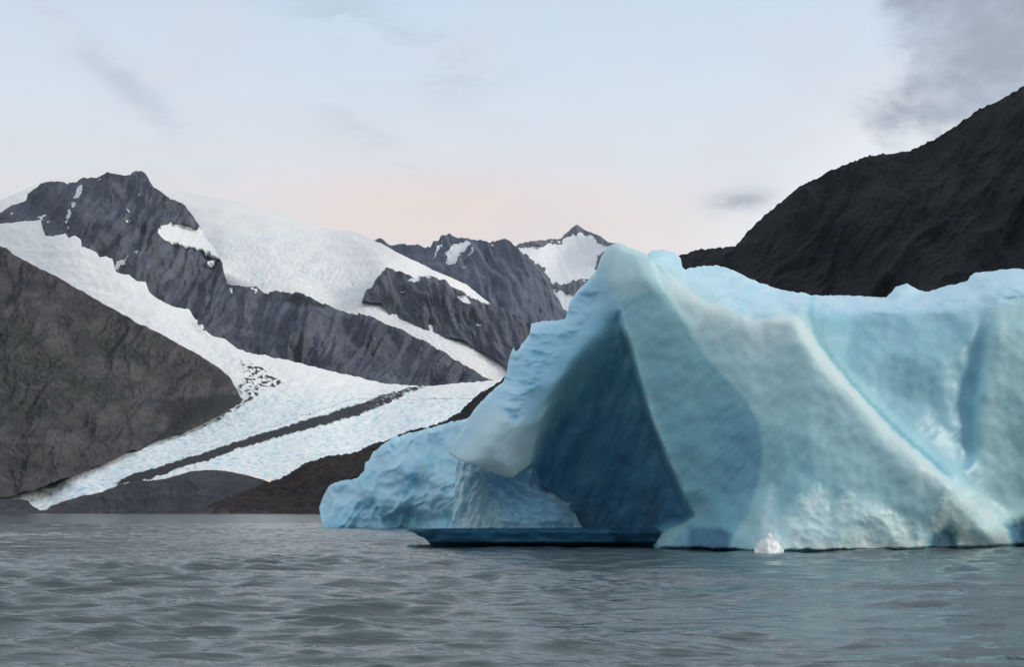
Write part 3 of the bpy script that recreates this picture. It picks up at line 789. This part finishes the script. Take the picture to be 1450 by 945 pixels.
lobe = relief('rear_lobe', [(452, 718), (456, 706), (462, 695), (466, 690), (470, 686), (484, 682), (495, 680), (506, 678), (511, 672), (516, 668), (512.5, 658)][:10] + [(517, 656), (523, 652), (528, 641), (538, 633), (550, 624), (560, 619), (575, 615), (590, 612), (610, 606),
                            (630, 600), (640, 597), (660, 594), (700, 575), (760, 570), (840, 600)],
              [(452, 720), (455, 738), (459, 752), (470, 757), (840, 765)], lobe_depth, 452, 840, 1.2, 144, (1.5, 10), None,
              lambda U, V: {'dense_shade': np.clip(0.24 + 0.16 * sstep(-0.2, 0.6, fbm(U / 40, V / 30, 3, 130)) - 0.16 * sstep(0.25, 0.85, ridged((U * 0.86 + V * 0.5 + 9 * fbm(U / 40, V / 40, 3, 131)) / 17, (V * 0.86 - U * 0.5) / 75, 4, 121, 0.6)) + 0.14 * sstep(680, 750, V), 0, 1),
                            'silt': 0 * U, 'streak': 0 * U + 0.5, 'azure': 0 * U + 0.55},
              lambda u: np.interp(u, [452, 520, 840], [6, 22, 40]), mat_ice, body, seed=61, topround=(8, 2.0))
lobe['label'] = 'low lumpy blue shoulder of the iceberg'

# --- arched inner wall under the overhang
def inner_depth(U, V):
    Y = surface([(640, 690, 101), (646, 650, 102), (640, 748, 100), (665, 700, 99), (680, 745, 98.5), (690, 665, 101), (700, 690, 103.5), (740, 700, 104.2), (740, 668, 103.6), (775, 700, 103.6), (800, 715, 103.3), (818, 745, 102.4),
                 (740, 730, 101.4), (730, 748, 99.8), (780, 748, 100.2), (710, 715, 102.4), (752, 657, 103.2), (690, 640, 102)])(U, V)
    bowl = inside(U, V, [(686, 662), (726, 680), (755, 664), (770, 690), (806, 715), (812, 745), (720, 745), (700, 720)], 14)
    arc = np.sqrt((U - 800) ** 2 + ((V - 600) * 1.15) ** 2) + 4 * fbm(U / 20, V / 20, 3, 140)
    rip = np.abs(np.sin(arc / 5.2 + 1.2 * fbm(U / 40, V / 40, 2, 141)))
    return Y + 2.0 - 1.3 * bowl * sstep(748, 738, V) + bowl * (0.55 * rip) - 0.25 * fbm(U / 16, V / 16, 4, 142) - (1 - bowl) * 0.4 * ridged((U + 0.3 * V) / 18, V / 50, 3, 143)


def inner_attr(U, V):
    bowl = inside(U, V, [(686, 662), (726, 680), (755, 664), (770, 690), (806, 715), (812, 745), (720, 745), (700, 720)], 10)
    arc = np.sqrt((U - 800) ** 2 + ((V - 600) * 1.15) ** 2) + 4 * fbm(U / 20, V / 20, 3, 140)
    rip = np.abs(np.sin(arc / 5.2 + 1.2 * fbm(U / 40, V / 40, 2, 141)))
    return {'dense_shade': np.clip(0.12 + bowl * (0.10 - 0.30 * (1 - rip) ** 2), 0, 1), 'silt': 0.2 * (1 - bowl), 'streak': 0 * U + 0.2, 'azure': 0.4 + 0.6 * bowl}  # light coming through the ice painted in as a paler, bluer bowl


inner = relief('inner_wall', [(640, 735), (642, 715), (644, 690), (646, 655), (648, 640), (752, 640), (757, 661), (768, 680), (780, 687), (792, 694), (806, 708), (813, 724), (820, 740), (826, 750)], [(640, 760), (826, 760)],
               inner_depth, 640, 826, 1.0, 96, (0, 1), None, inner_attr, 6, mat_ice, body, seed=71)
inner['label'] = 'rippled bright blue wall inside the arch'

# --- ledge at the waterline
def ledge_depth(U, V):
    f = np.interp(V, [740, 748.3, 750, 755, 768, 777], [99.4, 99.4, 99.2, 99.1, 99.4, 101.6])
    tip = sstep(575, 625, U)
    f = f - 0.15 * fbm(U / 40, V / 14, 2, 150) + 2.6 * (1 - tip) + 0.8 * sstep(890, 930, U) * -3
    return f


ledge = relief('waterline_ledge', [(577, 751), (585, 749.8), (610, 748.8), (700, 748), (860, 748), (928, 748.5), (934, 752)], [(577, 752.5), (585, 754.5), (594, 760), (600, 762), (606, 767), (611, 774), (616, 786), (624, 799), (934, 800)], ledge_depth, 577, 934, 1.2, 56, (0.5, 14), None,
               lambda U, V: {'dense_shade': np.clip(1.0 - 0.07 * inside(U, V, [(612, 772), (625, 752), (860, 752), (875, 772)], 8), 0, 1), 'silt': 0 * U, 'streak': 0 * U + 0.3}, 7, mat_ice, body, seed=75)
ledge['label'] = 'dark blue ledge undercut at the waterline'

mat_white, wn, wb = material('white_bubbly_ice')
wno = wn.noise(wn.objco(), 3.0, 4, 0.6)
wn.put(wb.inputs['Base Color'], wn.mix(wn.remap(wno, 0.35, 0.65), (0.95, 0.96, 0.95), (0.86, 0.91, 0.92)))
wb.inputs['Roughness'].default_value = 0.45

# --- broken white chunk at the foot
def chunk_depth(U, V):
    return 86.2 + 0.02 * np.abs(U - 1087) ** 1.3 * 0.6 - 0.10 * fbm(U / 12, V / 12, 2, 160, 0.4) - 0.8 * (V - 755) / 25


chunk = relief('broken_block', [(1068, 779), (1072, 771), (1076, 768), (1079, 764), (1082, 766), (1085, 760), (1088, 756), (1091, 755), (1094, 759), (1097, 767), (1101, 768), (1105, 774), (1110, 780)], [(1068, 796), (1110, 796)], chunk_depth, 1068, 1110, 0.6, 40, (0.8, 5), None,
               None, 1.5, mat_white, body, seed=81)
chunk['label'] = 'small bright white block at the foot of the ice'

# ------------------------------------------------------------------ water
def build_water():
    r = [0.0]
    x = 5.0
    rr = []
    while x < 320:
        rr.append(x)
        x *= 1.0045
    while x < 16000:
        rr.append(x)
        x *= 1.05
    rr = np.array(rr)
    th = np.concatenate([np.arange(-180, -27, 1.5), np.arange(-27, 27.001, 0.075), np.arange(28.5, 180, 1.5)])
    th = np.radians(th)
    R, T = np.meshgrid(rr, th, indexing='ij')
    X, Y = R * np.sin(T), R * np.cos(T)
    dth = np.gradient(th)[None, :]
    sp = np.maximum(np.gradient(rr)[:, None] * 0.8, R * dth)
    rng = np.random.RandomState(5)
    Z = np.zeros_like(X)
    DX, DY = np.zeros_like(X), np.zeros_like(X)
    x32, y32 = X.astype(np.float32), Y.astype(np.float32)
    gust = 0.75 + 0.6 * fbm(X / 23, Y / 40, 3, 170)
    for i in range(64):
        lam = 0.35 * (8.0 / 0.35) ** (i / 63.0)
        k = 2 * math.pi / lam
        ang = math.radians(-78 + rng.randn() * 23)
        amp = 0.0094 * lam ** 0.80 * (0.6 + 0.8 * rng.rand())
        if lam > 3.5:
            amp *= 0.6
        att = np.clip((lam / sp - 2.2) / 2.5, 0, 1).astype(np.float32)
        ph = k * (x32 * math.cos(ang) + y32 * math.sin(ang)) + rng.rand() * 6.28
        s, c = np.sin(ph), np.cos(ph)
        g = att * amp
        Z += g * c
        DX -= g * 0.8 * s * math.cos(ang)
        DY -= g * 0.8 * s * math.sin(ang)
    Z, DX, DY = Z * gust, DX * gust, DY * gust
    verts = np.stack([X + DX, Y + DY, Z], -1).reshape(-1, 3)
    nr, nc = X.shape
    idx = np.arange(nr * nc).reshape(nr, nc)
    nx = np.roll(idx, -1, 1)
    q = np.stack([idx[:-1], idx[1:], nx[1:], nx[:-1]], -1).reshape(-1, 4)
    m, n, b = material('lake_water')
    co = n.objco()
    fine = n.noise(n.objco((0.75, 1.5, 1)), 2.2, 5, 0.6, 0.3)
    chop = n.noise(n.objco((0.5, 1.1, 1)), 0.8, 4, 0.6, 0.3)
    n.put(b.inputs['Base Color'], (0.082, 0.108, 0.114))
    b.inputs['Roughness'].default_value = 0.09
    b.inputs['IOR'].default_value = 1.333
    far = n.noise(n.objco((0.10, 0.36, 1)), 1.0, 4, 0.6, 0.4)
    bm = n.bump(far, 0.35, 0.8)
    bm = n.bump(chop, 0.12, 0.7, bm)
    bm = n.bump(fine, 0.05, 0.8, bm)
    n.link(bm, b.inputs['Normal'])
    o = mesh_object('water', verts, q[:, ::-1], [list(idx[0])], None, m)
    tag(o, 'grey-blue rippled lake water', 'water', 'structure')


build_water()

# ------------------------------------------------------------------ air
HAZE = 6e-6
hm = bpy.data.materials.new('air')
hm.use_nodes = True
hn = Nodes(hm.node_tree)
hv = hn.new('ShaderNodeVolumePrincipled')
hv.inputs['Color'].default_value = (0.80, 0.87, 0.96, 1)
hv.inputs['Density'].default_value = HAZE
hv.inputs['Anisotropy'].default_value = 0.2
hn.link(hv.outputs[0], hn.new('ShaderNodeOutputMaterial').inputs['Volume'])
hx, hy0, hy1, hz0, hz1 = 17500, -17500, 17500, -30, 3500
hz = mesh_object('haze', [(x, y, z) for z in (hz0, hz1) for y in (hy0, hy1) for x in (-hx, hx)],
                 [(0, 2, 3, 1), (4, 5, 7, 6), (0, 1, 5, 4), (2, 6, 7, 3), (0, 4, 6, 2), (1, 3, 7, 5)], (), None, hm)
tag(hz, 'thin pale air haze over the lake and mountains', 'haze', 'stuff')

# ------------------------------------------------------------------ sky and sun
SUN_AZ, SUN_EL = math.radians(82), math.radians(26)
world = bpy.data.worlds.new('World')
scene.world = world
world.use_nodes = True
n = Nodes(world.node_tree)
bg = n.new('ShaderNodeBackground')
out = n.new('ShaderNodeOutputWorld')
n.link(bg.outputs[0], out.inputs['Surface'])
sky = n.new('ShaderNodeTexSky')
sky.sky_type = 'NISHITA'
sky.sun_disc = False
sky.sun_elevation = SUN_EL
sky.sun_rotation = SUN_AZ
sky.air_density, sky.dust_density, sky.ozone_density = 1.0, 2.0, 1.5
dirv = n.new('ShaderNodeTexCoord').outputs['Generated']
sep = n.new('ShaderNodeSeparateXYZ')
n.link(dirv, sep.inputs[0])
az = n.math('MULTIPLY', n.math('ARCTAN2', sep.outputs[0], sep.outputs[1]), 57.2958)
el = n.math('MULTIPLY', n.math('ARCSINE', sep.outputs[2]), 57.2958)


def gauss(a, e, ra, re, slant=0.0):
    da = n.math('SUBTRACT', az, a)
    de = n.math('SUBTRACT', n.math('SUBTRACT', el, e), n.math('MULTIPLY', da, slant))
    s = n.math('ADD', n.math('POWER', n.math('ABSOLUTE', n.math('DIVIDE', da, ra)), 2.0), n.math('POWER', n.math('ABSOLUTE', n.math('DIVIDE', de, re)), 2.0))
    return n.math('POWER', 2.718, n.math('MULTIPLY', s, -1.0))


veil = n.ramp(n.math('DIVIDE', el, 40.0, clamp=True), [(0.0, (0.86, 0.78, 0.76)), (0.26, (0.86, 0.80, 0.79)), (0.36, (0.76, 0.81, 0.87)), (0.50, (0.62, 0.755, 0.90)), (1.0, (0.66, 0.73, 0.82))])
pink = gauss(-2.5, 12.0, 8.0, 1.7)
veil = n.mix(n.math('MULTIPLY', pink, 0.9), veil, (0.90, 0.745, 0.68))
glow = gauss(12.6, 12.4, 4.0, 2.4, 0.6)
veil = n.mix(n.math('MULTIPLY', glow, 0.95), veil, (0.95, 0.97, 1.0))
back = n.remap(n.math('ABSOLUTE', az), 40, 140, 1.0, 0.62)
cn = n.new('ShaderNodeMapping')
n.link(dirv, cn.inputs['Vector'])
cn.inputs['Scale'].default_value = (1.0, 1.0, 2.4)
cn.inputs['Rotation'].default_value = (0, math.radians(28), 0)
c1 = n.noise(cn.outputs[0], 7.0, 7, 0.6, 0.5)
c2 = n.noise(cn.outputs[0], 16.0, 7, 0.62, 0.6)
thin = n.math('MULTIPLY', n.remap(c1, 0.44, 0.66), 0.32)
veil = n.mix(thin, veil, (0.72, 0.71, 0.74))
wl = n.math('ADD', gauss(-15.6, 16.6, 3.2, 0.75, -0.75), n.math('ADD', gauss(-5.0, 18.6, 5.0, 1.3, -0.35), n.math('MULTIPLY', gauss(-6, 15.2, 2.6, 0.9, -0.6), 0.6)))
wl = n.math('MULTIPLY', wl, n.remap(c2, 0.42, 0.62))
veil = n.mix(n.math('MULTIPLY', wl, 0.42), veil, (0.42, 0.48, 0.57))
cm = n.new('ShaderNodeMapping')
n.link(dirv, cm.inputs['Vector'])
cm.inputs['Scale'].default_value = (1.0, 1.0, 1.25)
c3 = n.noise(cm.outputs[0], 11.0, 8, 0.58, 0.25)
right = n.remap(n.math('ADD', az, n.math('MULTIPLY', n.math('SUBTRACT', c3, 0.5), 9.0)), 14.0, 16.2)
right = n.math('MULTIPLY', right, n.remap(n.math('ADD', el, n.math('MULTIPLY', n.math('SUBTRACT', c3, 0.5), 7.0)), 13.2, 15.2))
right = n.math('MULTIPLY', right, n.remap(az, 30, 60, 1.0, 0.0))
right = n.math('MULTIPLY', right, n.remap(c3, 0.35, 0.62, 0.35, 1.0))
wr = n.math('MULTIPLY', gauss(9.3, 12.35, 1.3, 0.42, 0.05), n.remap(c2, 0.36, 0.56))
dark = n.math('MAXIMUM', right, n.math('MULTIPLY', wr, 0.8))
veil = n.mix(n.math('MULTIPLY', dark, 0.95), veil, (0.34, 0.38, 0.45))
back = n.math('MAXIMUM', back, n.remap(el, 25, 60, 0.0, 1.05))
sc = n.new('ShaderNodeVectorMath', operation='SCALE')
n.link(veil, sc.inputs[0])
n.link(n.math('MULTIPLY', back, 10.0), sc.inputs['Scale'])
col = n.mix(0.85, sky.outputs[0], sc.outputs[0])
n.link(col, bg.inputs['Color'])
bg.inputs['Strength'].default_value = 0.10

sun = bpy.data.lights.new('sun', 'SUN')
sun.energy = 1.5
sun.angle = math.radians(14)
sun.color = (1.0, 0.93, 0.84)
so = bpy.data.objects.new('sun', sun)
d = Vector((math.sin(SUN_AZ) * math.cos(SUN_EL), math.cos(SUN_AZ) * math.cos(SUN_EL), math.sin(SUN_EL)))
so.rotation_euler = d.to_track_quat('Z', 'Y').to_euler()
so.location = (200, -100, 300)
COL.objects.link(so)

# ------------------------------------------------------------------ camera
cam = bpy.data.cameras.new('camera')
cam.sensor_width = 36.0
cam.lens = 36.0 * F / 1450.0
cam.shift_y = (HV - 472.5) / 1450.0
cam.clip_start, cam.clip_end = 0.5, 120000
co = bpy.data.objects.new('camera', cam)
co.location = (0, 0, CH)
co.rotation_euler = (math.radians(90), 0, 0)
COL.objects.link(co)
scene.camera = co

scene.render.engine = 'CYCLES'
scene.view_settings.view_transform = 'Standard'
scene.view_settings.look = 'None'
scene.view_settings.exposure = 0.12
scene.view_settings.gamma = 1.0
scene.cycles.max_bounces = 6
scene.cycles.diffuse_bounces = 3
scene.cycles.glossy_bounces = 3
scene.cycles.use_denoising = True
scene.cycles.volume_bounces = 0
